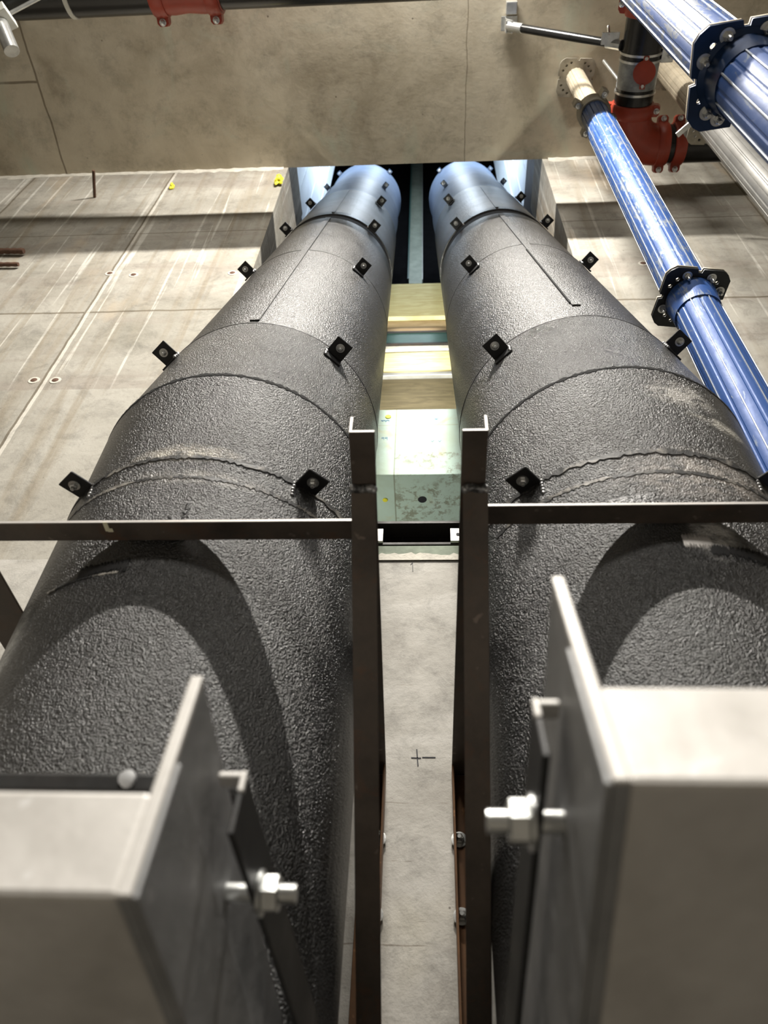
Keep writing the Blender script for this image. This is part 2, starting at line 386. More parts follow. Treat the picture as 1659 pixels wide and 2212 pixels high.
def plank(y, z0, z1, mat, lab, cat, name, th=.035, dz=0.0):
    bm = B(); vs = []
    for x, d in ((-.62, -dz), (.52, dz)):
        for yy in (y, y + th):
            for z in (z0, z1): vs.append(bm.verts.new((x, yy, z + d)))
    for f in ((0, 1, 3, 2), (4, 6, 7, 5), (0, 4, 5, 1), (2, 3, 7, 6), (0, 2, 6, 4), (1, 5, 7, 3)): bm.faces.new([vs[i] for i in f])
    return tag(finish(name, bm, M[mat], None, False, .002, base=(0, y, z0)), lab, cat)
plank(2.15, 3.85, 4.235, 'timber', 'yellow plywood board, topmost of the boards between the pipes', 'board', 'plywood_board')
plank(2.17, 3.675, 3.835, 'timber_b', 'narrow tan board just below the top yellow plywood board', 'board', 'timber_board')
plank(2.15, 3.25, 3.48, 'timber', 'yellow plywood board below the dark green steel beam', 'board', 'plywood_board', dz=.015)
plank(2.12, 3.222, 3.246, 'alu', 'thin grey metal edge strip under the lower yellow plywood board', 'metal strip', 'edge_strip', dz=.008)
plank(2.145, 3.503, 3.534, 'mortar', 'thin white strip under the dark green steel beam', 'strip', 'white_strip', dz=.0)
t = thing('steel_beam', (0, 2.12, 3.54), 'dark green steel beam crossing between the pipes above the lower plywood', 'steel beam')
bm = B(); box(bm, (-.7, 2.14, 3.54), (.6, 2.15, 3.665)); finish('web', bm, M['green_steel'], t, False)
bm = B(); box(bm, (-.7, 2.135, 3.655), (.6, 2.15, 3.668)); finish('flange', bm, M['dark_steel'], t, False)
bm = B(); box(bm, (-.7, 2.135, 3.538), (.6, 2.15, 3.548)); finish('flange', bm, M['dark_steel'], t, False)
plank(2.14, 2.90, 3.218, 'brown_board', 'brown form board with a glossy patch above the pale green concrete', 'board', 'form_board')

t = thing('concrete_beam', (0, 1.56, 1.816), 'pale green concrete beam with rust specks and yellow dots between the pipes', 'concrete beam')
bm = B(); box(bm, (-.64, 1.56, 1.816), (.535, 1.80, 2.16))
body = finish('beam_body', bm, M['green_conc'], t, False, .003)
for (x, y, z, r, nrm) in ((-.1325, 1.5585, 2.118, .0105, 1), (-.137, 1.665, 1.8145, .0085, 0)):
    bm = B()
    lathe(bm, [(0, r), (.001, r * .9)], (x, y, z), (0, -1, 0) if nrm else (0, 0, -1), 14); finish('paint_dot', bm, M['yellow'], t)
bm = B(); lathe(bm, [(0, .014), (.0012, .013)], (-.018, 1.665, 1.8155), (0, 0, -1), 18); finish('bolt_hole', bm, M['ink'], t)
def strokes(segs, plane, mat, w=.0016, parent=None, name='pen_mark'):
    """thin ink lines: each segment in (x, z) on y = plane"""
    bm = B()
    for (x0, z0, x1, z1) in segs:
        d = Vector((x1 - x0, 0, z1 - z0)); L = d.length or 1e-4; d /= L; nrm = Vector((0, -1, 0)); s = d.cross(nrm)
        box(bm, (0, 0, -w / 2), (L, .0006, w / 2), (d, nrm, s), (x0, plane, z0))
    return finish(name, bm, M[mat], parent, False)
def seg99(x, z, h=.013):
    w = h * .55; return [(x, z, x + w, z), (x + w, z, x + w, z - h), (x, z, x, z - h * .45), (x, z - h * .45, x + w, z - h * .45)]
strokes(seg99(-.150, 2.005) + seg99(-.139, 2.005), 1.5598, 'blue_ink', .0014, t, 'pen_number')
strokes([(-.156, 2.098, -.150, 2.092), (-.150, 2.092, -.146, 2.1), (-.146, 2.1, -.14, 2.09), (-.14, 2.09, -.134, 2.1), (-.134, 2.1, -.128, 2.093), (-.156, 2.098, -.128, 2.098)], 1.5598, 'blue_ink', .0014, t, 'pen_scribble')
strokes([(.03, 2.13, .03, 2.085), (.023, 2.1, .037, 2.1), (.023, 2.11, .03, 2.1), (.03, 2.1, .037, 2.11)], 1.5598, 'blue_ink', .001, t, 'pen_arrow')
strokes([(.012, 1.985, .016, 1.978), (.016, 1.978, .021, 1.987), (.035, 1.985, .040, 1.978), (.040, 1.978, .045, 1.988)], 1.5598, 'blue_ink', .0011, t, 'pen_ticks')

# steel channel on the sill
t = thing('steel_channel', (-.03, 1.40, 1.335), 'black steel channel lying across the gap between the pipes at the wall sill', 'steel channel')
bm = B(); box(bm, (-.60, 1.425, 1.335), (.50, 1.435, 1.418)); finish('web', bm, M['dark_steel'], t, False)
bm = B(); box(bm, (-.60, 1.375, 1.410), (.50, 1.435, 1.418)); finish('flange', bm, M['dark_steel'], t, False)
bm = B(); box(bm, (-.60, 1.375, 1.335), (.50, 1.435, 1.342)); finish('flange', bm, M['dark_steel'], t, False)
for x in (-.136, .055):
    bm = B(); box(bm, (x, 1.366, 1.338), (x + .023, 1.374, 1.382))
    p = finish('clip_plate', bm, M['cut'], t, False, .001)
    bm = B(); sx = x + .004 if x < 0 else x + .019
    lathe(bm, [(0, .0048), (.0008, .0048)], (sx, 1.3655, 1.360), (0, -1, 0), 14); finish('slot', bm, M['ink'], p)
bm = B(); box(bm, (-.63, 1.31, 1.201), (.52, 1.55, 1.268))
tag(finish('sill_bearer', bm, M['ledge'], None, False, .003, base=(0, 1.3, 1.2)), 'thin grey green ledge strip on the broken top of the lower wall', 'ledge')
# broken top lip of the lower wall
bm = B(); n = 60; prev = None
for i in range(n + 1):
    x = -.3 + .58 * i / n; h = .004 + .010 * random.random()
    r = [bm.verts.new((x, 1.276, 1.19)), bm.verts.new((x, 1.276, 1.2 + h)), bm.verts.new((x, 1.2795, 1.2 + h)), bm.verts.new((x, 1.2795, 1.19))]
    if prev:
        for k in range(3): bm.faces.new((prev[k], prev[k + 1], r[k + 1], r[k]))
    prev = r
o = finish('trim_3', bm, M['mortar'], None, False); tag(o, kind='structure')
o = strokes([(-.024, .722, -.0215, .689), (-.034, .705, -.016, .7045), (-.014, .706, .010, .706)], 1.2798, 'ink', .0022, None, 'ink_cross')
tag(o, 'black marker cross drawn on the pale wall between the posts', 'marking')
o = strokes([(-.036, 1.185, -.035, 1.158), (-.040, 1.178, -.036, 1.185)], 1.2798, 'ink', .0014, None, 'ink_tick')
tag(o, 'short black marker tick near the top edge of the lower wall', 'marking')

# form tie plugs in the wall
for (x, z, lab) in ((-.712, 2.638, 'round form tie plug nearest the left pipe, high on the wall'), (-1.085, 2.643, 'round form tie plug just right of the left wall seam'), (-1.18, 2.66, 'round form tie plug on the left wall seam, upper of the seam plugs'),
                    (-1.205, 1.952, 'dark form tie hole just left of the seam, lower left wall'), (-1.137, 1.950, 'dark form tie hole just right of the seam, lower left wall'),
                    (.772, 2.63, 'form tie plug on the right wall between the pipe and the blue prop'), (-1.5, 2.2, 'form tie hole at the far left of the wall')):
    t = thing('form_tie_plug', (x, 1.279, z), lab, 'plug', 'form tie plugs in the concrete wall')
    bm = B(); lathe(bm, [(0, .018), (.0015, .017), (.0016, .012)], (x, 1.2798, z), (0, -1, 0), 24); finish('plug_ring', bm, M['mortar'], t)
    bm = B(); lathe(bm, [(0, .011), (.002, .008)], (x, 1.2785, z), (0, -1, 0), 18); finish('plug_core', bm, M['rebar'], t)
# rebar stubs
def rod(p0, p1, r, lab):
    bm = B(); d = (Vector(p1) - Vector(p0)); n = 14
    prof = []
    for i in range(n * 2 + 1): prof.append((d.length * i / (2 * n), r * (1.0 if i % 2 else .86)))
    lathe(bm, prof, p0, d, 12)
    tag(finish('rebar_stub', bm, M['rebar'], None, base=p0), lab, 'rebar')
rod((-1.475, 1.279, 3.41), (-1.44, 1.16, 3.40), .007, 'short rusty rebar stub hanging out near the top of the left wall')
rod((-1.95, 1.264, 2.862), (-1.572, 1.262, 2.836), .012, 'upper dark rebar stub at the left edge of the wall')
rod((-1.95, 1.266, 2.745), (-1.553, 1.266, 2.728), .009, 'lower dark rebar stub at the left edge of the wall')
for (x, y, z, lab) in ((-.655, 1.262, 3.50, 'yellow foam lump on the left corner of the wall opening'), (-1.142, 1.27, 3.49, 'small yellow foam lump near the top of the left wall')):
    bm = B(); bmesh.ops.create_icosphere(bm, subdivisions=3, radius=.022 if x > -1 else .014)
    for v in bm.verts:
        k = 1 + .35 * math.sin(v.co.x * 210 + 1) * math.cos(v.co.z * 170) + .2 * math.sin(v.co.y * 260); v.co = Vector((v.co.x * k * .8, v.co.y * k * .8, v.co.z * k * 1.5)) + Vector((x, y, z))
    tag(finish('foam_lump', bm, M['yellow'], None, base=(x, y, z)), lab, 'foam')

# ------------------------------------------------------------------ the two big coated pipes
TILT = Vector((0, .264, .9645))
class Pipe:
    def __init__(s, side):
        s.side = side; s.sx = -1 if side == 'left' else 1
        s.o = Vector((-.354 if side == 'left' else .3215, .955, 1.05))
        s.d = Vector((-.017 if side == 'left' else -.009, .264, .9645)).normalized()
    def at(s, t): return (s.o + Vector((0, 0, t)), Vector((0, 0, 1))) if t < 0 else (s.o + s.d * t, s.d)
    def fr(s, t):
        p, d = s.at(t); e1 = Vector((1, 0, 0)); e1 = (e1 - d * e1.dot(d)).normalized(); e2 = e1.cross(d)
        if e2.y > 0: e2 = -e2
        return p, d, e1, e2
    def pt(s, t, a, r):
        p, d, e1, e2 = s.fr(t); return p + (e1 * math.sin(a) + e2 * math.cos(a)) * r
    def ring(s, bm, t, r, n=96):
        if abs(t) < 1e-6:                               # mitre plane between the two straight runs
            d0, d1 = Vector((0, 0, 1)), s.d; nrm = (d0 + d1).normalized(); out = []
            for k in range(n):
                a = 2 * math.pi * k / n; q = s.pt(-1e-4, a, r); h = (q - s.o).dot(nrm) / d0.dot(nrm)
                out.append(bm.verts.new(q - d0 * h))
            return out
        return [bm.verts.new(s.pt(t, 2 * math.pi * k / n, r)) for k in range(n)]
    def shell(s, prof, name, mat, parent, rag=0.0):
        bm = B(); rings = [s.ring(bm, t, r) for t, r in prof]; n = 96
        for a, b in zip(rings, rings[1:]):
            for k in range(n): bm.faces.new((a[k], a[(k + 1) % n], b[(k + 1) % n], b[k]))
        bm.faces.new(rings[0][::-1]); bm.faces.new(rings[-1])
        return finish(name, bm, M[mat], parent, angle=50)

def build_pipe(side):
    P = Pipe(side); sx = P.sx
    T = thing('exhaust_pipe', (P.o.x, .955, -1.6), ('left' if sx < 0 else 'right') + ' of the two huge black stippled pipes, ' + ('nearest the rebar stubs' if sx < 0 else 'beside the blue props'), 'pipe', 'twin black coated pipes')
    body = 'pipeL' if sx < 0 else 'pipeR'
    r = .250
    P.shell([(-2.65, r + .003), (-1.0, r + .003), (-.25, r + .003), (-.185, r + .003)], 'pipe_section', body, T)
    P.shell([(-.185, r + .0005), (-.1, r), (0, r)], 'pipe_section', body, T)
    P.shell([(0, r - .001), (.15, r - .001), (.31, r - .001)], 'pipe_section', body, T)
    P.shell([(.31, r - .003), (.8, r - .003), (1.2, r - .003)], 'pipe_section', 'pipe_up', T)
    P.shell([(1.2, r - .0045), (1.95, r - .0045)], 'pipe_section', 'pipe_up', T)
    P.shell([(1.95, r - .010), (2.08, r - .010)], 'joint_band', 'band', T)
    P.shell([(2.08, r - .0045), (2.6, r - .0045), (3.05, r - .0045)], 'pipe_section', 'pipe_up', T)
    top = P.shell([(3.05, r - .008), (3.7, r - .008), (3.74, r - .004), (3.80, r - .004), (3.84, r - .008), (4.64, r - .008), (4.68, r + .004), (4.80, r + .004)], 'pipe_section', 'blue_gal', T)
    tag(top, 'blue grey uncoated top length of pipe')
    # joint lines
    def ringline(t, rr, w, mat, name, a0=-180, a1=180, jit=0.0, lab=None, h=.0015):
        bm = B(); n = 160; prev = None
        for i in range(n + 1):
            a = math.radians(a0 + (a1 - a0) * i / n); j = jit * (random.random() - .5); ww = w * (1 + (random.random() - .3) * (2.2 if jit else 0))
            tt = t + j
            sec = [P.pt(tt - ww / 2, a, rr - .004), P.pt(tt - ww / 2, a, rr + h), P.pt(tt + ww / 2, a, rr + h), P.pt(tt + ww / 2, a, rr - .004)]
            if t == 0:
                nrm = (Vector((0, 0, 1)) + P.d).normalized(); sec = []
                q = P.pt(-1e-4, a, rr); q0 = q - Vector((0, 0, 1)) * ((q - P.o).dot(nrm) / nrm.z)
                for dz, hh in ((-ww / 2, -.004), (-ww / 2, h), (ww / 2, h), (ww / 2, -.004)):
                    rad = (q0 - P.o); rad.z = 0; sec.append(q0 + rad.normalized() * hh + Vector((0, 0, dz + j)))
            v = [bm.verts.new(c) for c in sec]
            if prev:
                for k in range(3): bm.faces.new((prev[k], prev[k + 1], v[k + 1], v[k]))
            prev = v
        return finish(name, bm, M[mat], T)
    ringline(0, r, .0036, 'gap', 'open_joint', -80, 80, .0012, h=.0006)
    ringline(-.188, r + .003, .005 if sx < 0 else .006, 'joint', 'joint_edge', -100, 100, .0008, h=.0012)
    ringline(-.232, r + .003, .004, 'joint', 'joint_edge', -60 if sx > 0 else -50, 70 if sx > 0 else 48, .0012, h=.0006)
    ringline(.31, r - .001, .003, 'lug', 'open_joint', -100, 100, .001, h=.0006)
    ringline(1.2, r - .003, .003, 'lug', 'open_joint', -100, 100, .002, h=.0006)
    # long cover strip over the lengthwise seam
    def strip(t0, t1, a0, a1, w, mat, name, h=.003):
        h = h * .8; bm = B(); n = 30; prev = None
        for i in range(n + 1):
            t = t0 + (t1 - t0) * i / n; a = math.radians(a0 + (a1 - a0) * i / n); da = w / 2 / r
            v = [bm.verts.new(P.pt(t, a + s * da, rr)) for s, rr in ((-1, r - .008), (-1, r + h - .004), (1, r + h - .004), (1, r - .008))]
            if prev:
                for k in range(3): bm.faces.new((prev[k], prev[k + 1], v[k + 1], v[k]))
                bm.faces.new((prev[3], prev[0], v[0], v[3]))
            else: bm.faces.new(v[::-1])
            prev = v
        bm.faces.new(prev)
        return finish(name, bm, M[mat], T, angle=20)
    if sx < 0:
        strip(.33, 1.93, 0, 1, .020, 'pipe_up', 'seam_strip', .006); strip(2.1, 3.0, 2, 2, .012, 'pipe_up', 'seam_strip', .005)
    else:
        strip(.40, 1.9, 0, -4, .018, 'pipe_up', 'seam_strip', .006)
        strip(.42, 1.1, -2.2, -4.2, .0035, 'gap', 'open_seam', .0066)
        strip(2.1, 3.0, -3, -3, .012, 'pipe_up', 'seam_strip', .005)
    # lugs welded across each joint: angle with a square foot, bolt, weld
    for i, t in enumerate((-.188, .27, 1.16, 2.02, 2.9, 3.76, 4.72)):
        for a in (-42, 42):
            ang = math.radians(a); up = i < 5
            p, d, e1, e2 = P.fr(t); rad = e1 * math.sin(ang) + e2 * math.cos(ang); tan = rad.cross(d).normalized()
            q = p + rad * (r - .002); s = .019 if up else .015
            ax = (rad, tan, d)
            bm = B()
            box(bm, (.002, -s, -.002), (s * 2 + .004, s, .002), ax, q)             # foot plate
            box(bm, (0, -s, -.030), (.0045, s, .0), ax, q)                          # leg against the pipe
            lug = finish('lug', bm, M['lug' if up else 'blue_gal'], T, False, .0012)
            hexbolt(lug, q + rad * (s + .006) - d * .002, -d, .0052 if up else .006, True)
            if up:
                bm = B(); sgn = -1 if a > 0 else 1
                sgn = 1 if (a > 0) else -1
                for k in range(5):
                    c = q + rad * .003 + tan * (s * sgn) + d * (-.026 + k * .0065) + Vector((random.uniform(-.0012, .0012),) * 3)
                    m = bmesh.ops.create_icosphere(bm, subdivisions=2, radius=.0038); 
                    for v in m['verts']: v.co += c
                finish('weld_bead', bm, M['weld'], lug)
    # coating patches
    def patch(t0, t1, a0, a1, h, mat='pipe_up', name='coating_patch'):
        bm = B(); g0 = []; nt, na = 6, 10
        for i in range(nt + 1):
            g0.append([bm.verts.new(P.pt(t0 + (t1 - t0) * i / nt, math.radians(a0 + (a1 - a0) * k / na), r + .003 + (0 if i in (0, nt) or k in (0, na) else h))) for k in range(na + 1)])
        for i in range(nt):
            for k in range(na): bm.faces.new((g0[i][k], g0[i][k + 1], g0[i + 1][k + 1], g0[i + 1][k]))
        return finish(name, bm, M[mat], T, angle=20)
    if sx < 0:
        patch(-.345, -.285, -4, 7, .010, body); patch(-.352, -.322, -8, 4, .018, body)
        ringline(-.402, r + .003, .010, 'lug', 'scrape', -22, -6, .001, h=.0012)
        ringline(-.412, r + .003, .002, 'joint', 'scrape', -34, -8, .001, h=.001)
    else:
        ringline(-.365, r + .003, .011, 'cut', 'scrape', -1, 7, .001, h=.0008)
        ringline(-.380, r + .003, .010, 'lug', 'scrape', 6, 30, .003, h=.001)
        patch(-.30, -.275, -18, -4, .002, 'pipe_up')
    # faint raised coating laps
    return T
build_pipe('left'); build_pipe('right')

# ------------------------------------------------------------------ wall brackets between / beside the pipes
def Lsec(w, th=.0035, flip=1, flipv=1):
    return [(0, 0), (flip * w, 0), (flip * w, flipv * th), (flip * th, flipv * th), (flip * th, flipv * w), (0, flipv * w)]
def angle_bar(bm, p0, p1, w, hor, ver, th=.0035):
    """L section: one leg along hor, the other along ver, sharing the corner p0-p1"""
    p0, p1 = Vector(p0), Vector(p1); h = Vector(hor); v = Vector(ver)
    sec = [(0, 0), (w, 0), (w, th), (th, th), (th, w), (0, w)]
    a = [bm.verts.new(p0 + h * x + v * y) for x, y in sec]; b = [bm.verts.new(p1 + h * x + v * y) for x, y in sec]
    for i in range(6): bm.faces.new((a[i], a[(i + 1) % 6], b[(i + 1) % 6], b[i]))
    fa = bm.faces.new(a[::-1]); fb = bm.faces.new(b); return fa, fb
def bracket(xn, xw, s, lab, z=.672, outer=False):
    """s = -1: the upright leg is on the low-x side"""
    T = thing('wall_bracket', (xw, 1.28, 0), lab, 'bracket', 'steel wall brackets beside the pipes')
    w = .0285
    bm = B()
    fa, fb = angle_bar(bm, (xn, .515, z), (xw, 1.279, z), w, (-s, 0, 0), (0, 0, 1))
    fa.material_index = 1  # pale end face: lamp light on the arm end put into colour
    finish('top_arm', bm, [M['steel'], M['cut']], T, False, .0006)
    if outer: return T
    x0 = xn - .003 * (1 if s < 0 else -1)
    d = Vector((0, .66, -.66)).normalized()
    bm = B(); y0 = .598
    nrm = Vector((0, -1, -1)).normalized()
    # face leg towards the room, other leg running back
    angle_bar(bm, (x0, y0, z - .006), (x0 + (.004 if s < 0 else -.002), y0 + .655, z - .006 - .655), w + .0005, (-s, 0, 0), tuple(-nrm))
    finish('brace', bm, M['steel'], T, False, .0008)
    bm = B()
    for k in range(9):
        c = Vector((x0 - s * (.002 + k * .0031), y0 - .003, z - .004)) + Vector((0, random.uniform(-.001, .001), random.uniform(-.001, .001)))
        m = bmesh.ops.create_icosphere(bm, subdivisions=2, radius=.0042)
        for v in m['verts']: v.co = Vector((v.co.x, v.co.y * 1.3, v.co.z * 1.3)) + c
    finish('weld_bead', bm, M['weld'], T)
    xi = xw - s * w
    bm = B(); angle_bar(bm, (xi, 1.2785, z - .002), (xi, 1.2785, -.05), w + .012, (s, 0, 0), (0, -1, 0))
    leg = finish('wall_leg', bm, M['rust_steel'], T, False, .0008)
    for zz in (.555, .436):
        hexbolt(leg, (xi + s * .009, 1.2745, zz), (0, -1, 0), .0075, True)
    return T
bracket(-.0865, -.1065, -1, 'left of the two steel brackets flanking the bare wall strip')
bracket(.0665, .0665, 1, 'right of the two steel brackets flanking the bare wall strip')
bm = B(); box(bm, (-.674, .55, .715), (-.610, 1.279, .7185)); box(bm, (-.674, .55, .7185), (-.6705, 1.279, .775))
tag(finish('angle_bar', bm, M['steel'], None, False, .0008, base=(-.64, 1.28, .715)), 'dark steel angle passing behind the left pipe at the photo edge', 'steel angle')

def crossbar(x0, x1, z, y0, y1, lab, tape=None):
    """angle lying against the pipe: flat leg towards the room, upright leg at the pipe"""
    T = thing('crossbar', ((x0 + x1) / 2, y1, z), lab, 'steel bar', 'horizontal steel bars in front of the pipes')
    bm = B(); box(bm, (x0, y0, z), (x1, y1, z + .003)); box(bm, (x0, y1 - .003, z + .003), (x1, y1, z + .030)); finish('bar', bm, M['steel'], T, False, .0005)
    bm = B(); box(bm, (x0, y0 - .0008, z - .0004), (x1, y0 + .0004, z + .0033)); finish('lit_edge', bm, M['cut'], T, False)  # pale strip paints the light caught by the front edge
    if tape:
        bm = B(); box(bm, (tape, y0 - .001, z - .0008), (tape + .006, y0 + .015, z - .0002)); box(bm, (tape + .003, y0 + .010, z - .0009), (tape + .010, y0 + .016, z - .0003)); finish('tape_scrap', bm, M['tape'], T, False)
    return T
crossbar(-.95, -.084, .690, .668, .7005, 'horizontal steel bar crossing in front of the left pipe', -.415)
crossbar(.0665, 1.0, .715, .668, .7005, 'horizontal steel bar crossing in front of the right pipe')

# ------------------------------------------------------------------ blurred bolted bracket ends in the foreground
def near_bracket(P0, tau, s, Hp, Hb, H2, legx, leg0, legtop, nut, lab, xend):
    """s=+1: beam runs to -x (left side of the picture), bolt points to +x"""
    t = math.radians(tau); ax = (Vector((1, 0, 0)), Vector((0, math.cos(t), -math.sin(t))), Vector((0, math.sin(t), math.cos(t)))); P0 = Vector(P0)
    T = thing('bolted_bracket', P0, lab, 'bracket', 'blurred steel brackets in the foreground')
    def bx(x0, x1, e0, e1, z0, z1, name, mat, par=T, bev=.0012):
        bm = B(); box(bm, (min(x0, x1) - P0.x, e0, z0), (max(x0, x1) - P0.x, e1, z1), ax, P0); return finish(name, bm, M[mat], par, False, bev)
    x = P0.x; th = .0075
    bx(x - s * .0035, x - s * .0035 + s * th * .9, 0, .46, 0, Hp, 'end_plate', 'fg_plate')
    e = bx(x - s * .0036, x - s * .0035 + s * th * .91, -.0008, .004, .0002, Hp, 'end_plate_edge', 'fg_steel'); tag(e, 'front edge with the light on it painted pale')  # paler steel paints the light falling on this edge
    # square tube beam
    bm = B(); box(bm, (min(x - s * .003, xend) - P0.x, .0, .0), (max(x - s * .003, xend) - P0.x, .24, Hb), ax, P0); finish('beam', bm, M['fg_steel'], T, False, .003)
    xl = x - s * .0035 + s * th * .9
    bx(xl, xl + s * .0028, .001, .44, .0, H2, 'lap_plate', 'fg_plate')
    # folded clip, black all over to paint the dark gap beside it
    bm = B(); vs = []
    for xx in (legx, legx + s * .0035):
        for e_, up_ in ((leg0, 0), (.47, .12 * (.47 - leg0))):
            for zz in (legtop - .04, legtop): q_ = P0 + ax[1] * e_ + ax[2] * (zz + up_); q_.x = xx; vs.append(bm.verts.new(q_))
    for f in ((0, 1, 3, 2), (4, 6, 7, 5), (0, 4, 5, 1), (2, 3, 7, 6), (0, 2, 6, 4), (1, 5, 7, 3)): bm.faces.new([vs[i] for i in f])
    finish('clip', bm, M['fg_dark'], T, False, .001)
    l = bx(xl + s * .004, legx + s * .003, leg0 + .0, leg0 + .010, legtop - .004, legtop, 'clip_lip', 'fg_steel')
    bx(legx + s * .0002, legx + s * .0037, leg0 - .001, leg0 + .004, legtop - .014, legtop, 'clip_edge', 'fg_steel')
    # bolt, washer and nut
    q = P0 + ax[1] * nut[0] + ax[2] * nut[1]; q.x = xl
    bm = B(); cyl(bm, q, Vector((legx + s * .026, q.y, q.z)), .0058, 20)
    b = finish('bolt', bm, M['zinc'], T)
    bm = B(); lathe(bm, [(0, .0135), (.0022, .0135)], (legx + s * .0035, q.y, q.z), (s, 0, 0), 28); finish('washer', bm, M['zinc'], b)
    bm = B(); lathe(bm, [(.002, .0098), (.003, .0112), (.0115, .0112), (.0125, .0098)], (legx + s * .0035, q.y, q.z), (s, 0, 0), 6, (0, .3, 1)); finish('nut', bm, M['zinc'], b, angle=20)
    bm = B(); box(bm, (xend - .03, P0.y + .05, -1.6), (xend + .03, P0.y + .11, P0.z + .02)); finish('stand_post', bm, M['steel'], T, False, .002)
    return T
near_bracket((-.1276, .33, .1172), 10, 1, .126, .052, .069, -.1075, .057, .108, (.143, .086), 'lower left foreground bracket end with a bright nut, out of focus', -.95)
near_bracket((.0706, .27, .1398), 19, -1, .154, .058, .088, .0535, .031, .088, (.084, .061), 'taller right foreground bracket end with a pale wide beam, out of focus', .36)
bm = B(); box(bm, (-.95, .50, .247), (-.1315, .52, .262))
tag(finish('steel_bar', bm, M['fg_dark'], None, False, .003, base=(-.5, .5, .247)), 'blurred black bar just above the left foreground beam', 'steel bar')
bm = B(); lathe(bm, [(0, .006), (.004, .006), (.005, .003)], (-.212, .50, .256), (0, -1, 0), 12)
tag(finish('bolt_head', bm, M['fg_plate'], None), 'small blurred bolt head on the black bar above the left beam', 'bolt')

# ------------------------------------------------------------------ shoring props
def head_plate(c, w, th, mat, parent, name='head_plate', rot=0.0, notch=True):
    h = w / 2; ch = h * .28; n = h * .09; pts = []
    for k in range(4):
        a = k * math.pi / 2 + rot
        for (u, v) in ((h, -h + ch), (h, -n), (h - n * 1.3, -n * .7), (h - n * 1.3, n * .7), (h, n), (h, h - ch), (h - ch * .35, h - ch * .45), (h - ch, h)):
            pts.append((u * math.cos(a) - v * math.sin(a), u * math.sin(a) + v * math.cos(a)))
    cu = bpy.data.curves.new('tmp', 'CURVE'); cu.dimensions = '2D'; cu.fill_mode = 'BOTH'; cu.extrude = th / 2
    def sp(pp):
        s = cu.splines.new('POLY'); s.points.add(len(pp) - 1); s.use_cyclic_u = True
        for q, (x, y) in zip(s.points, pp): q.co = (x, y, 0, 1)
    sp(pts)
    holes = []
    for k in range(4):
        a = k * math.pi / 2 + rot
        for (u, v) in ((h * .78, -h * .38), (h * .78, h * .38), (h * .62, h * .62)):
            holes.append((u * math.cos(a) - v * math.sin(a), u * math.sin(a) + v * math.cos(a)))
    for hx, hy in holes: sp([(hx + h * .07 * math.cos(-q), hy + h * .07 * math.sin(-q)) for q in [2 * math.pi * i / 10 for i in range(10)]])
    ob = bpy.data.objects.new('tmp', cu); COL.objects.link(ob)
    dg = bpy.context.evaluated_depsgraph_get(); dg.update(); me = bpy.data.meshes.new_from_object(ob.evaluated_get(dg))
    bm = B(); bm.from_mesh(me); bpy.data.objects.remove(ob); bpy.data.meshes.remove(me)
    for v in bm.verts: v.co += Vector(c)
    return finish(name, bm, M[mat], parent, False), holes
def fluted(bm, x, y, z0, z1, r, n=8, phase=.2, groove=.10):
    poly = []
    for k in range(n):
        a = phase + 2 * math.pi * k / n; st = 2 * math.pi / n
        for u, rr in ((0, 1 - groove), (.04, 1), (.2, 1.015), (.40, 1.0), (.46, .975), (.54, .975), (.60, 1.0), (.8, 1.015), (.96, 1), (1 - 1e-3, 1 - groove)):
            poly.append((r * rr * math.cos(a + u * st), r * rr * math.sin(a + u * st)))
    a = [bm.verts.new((x + u, y + v, z0)) for u, v in poly]; b = [bm.verts.new((x + u, y + v, z1)) for u, v in poly]; m = len(poly)
    for i in range(m): bm.faces.new((a[i], a[(i + 1) % m], b[(i + 1) % m], b[i]))
    bm.faces.new(a[::-1]); bm.faces.new(b)
def ribs(x, y, z0, z1, r, parent, n=8, phase=.2, mat='prop_ridge'):
    for k in range(n):
        a = phase + 2 * math.pi * k / n
        for da in (0.0,):
            bm = B(); c = Vector((x + r * math.cos(a + da * 2.2), y + r * math.sin(a + da * 2.2), 0)); rad = Vector((math.cos(a), math.sin(a), 0)); tn = Vector((-rad.y, rad.x, 0))
            box(bm, (-.004, -.0014, z0), (.0022, .0014, z1), (rad, tn, Vector((0, 0, 1))), c); finish('rib', bm, M[mat], parent, False, .0006)
def plate_bolts(c, holes, parent, down=True, pick=None):
    for i, (hx, hy) in enumerate(holes):
        if pick is not None and i not in pick: continue
        hexbolt(parent, (c[0] + hx, c[1] + hy, c[2]), (0, 0, -1 if down else 1), .0065, True, proud=1.4)
# prop 1: thin blue, standing between the right pipe and the wall
T = thing('shoring_prop', (.645, .945, -1.6), 'blue shoring prop standing close beside the right pipe, scratched upper half', 'prop', 'shoring props')
x, y = .645, .948
hp, hl = head_plate((x, y, 3.695), .15, .008, 'plate_grey', T, rot=.05)
bm = B(); fluted(bm, x, y, 3.22, 3.69, .040, 8, .1, .08); finish('inner_tube', bm, M['dirty_alu'], T, angle=25)
bm = B(); lathe(bm, [(0, .055), (.01, .062), (.05, .062), (.06, .054)], (x, y, 3.19), (0, 0, 1), 40); 
col = finish('collar', bm, M['plate_grey'], T)
for a in (.3, 1.9, 3.6, 5.1):
    bm = B(); rad = Vector((math.cos(a), math.sin(a), 0)); box(bm, (.05, -.012, 0), (.088, .012, .05), (rad, Vector((-rad.y, rad.x, 0)), Vector((0, 0, 1))), (x, y, 3.195)); finish('collar_ear', bm, M['plate_grey'], col, False, .003)
    hexbolt(col, Vector((x, y, 3.195)) + rad * .072, (0, 0, -1), .006)
bm = B(); fluted(bm, x, y, 3.05, 3.20, .050, 8, .2); finish('outer_tube', bm, M['plate_blue'], T, angle=25)
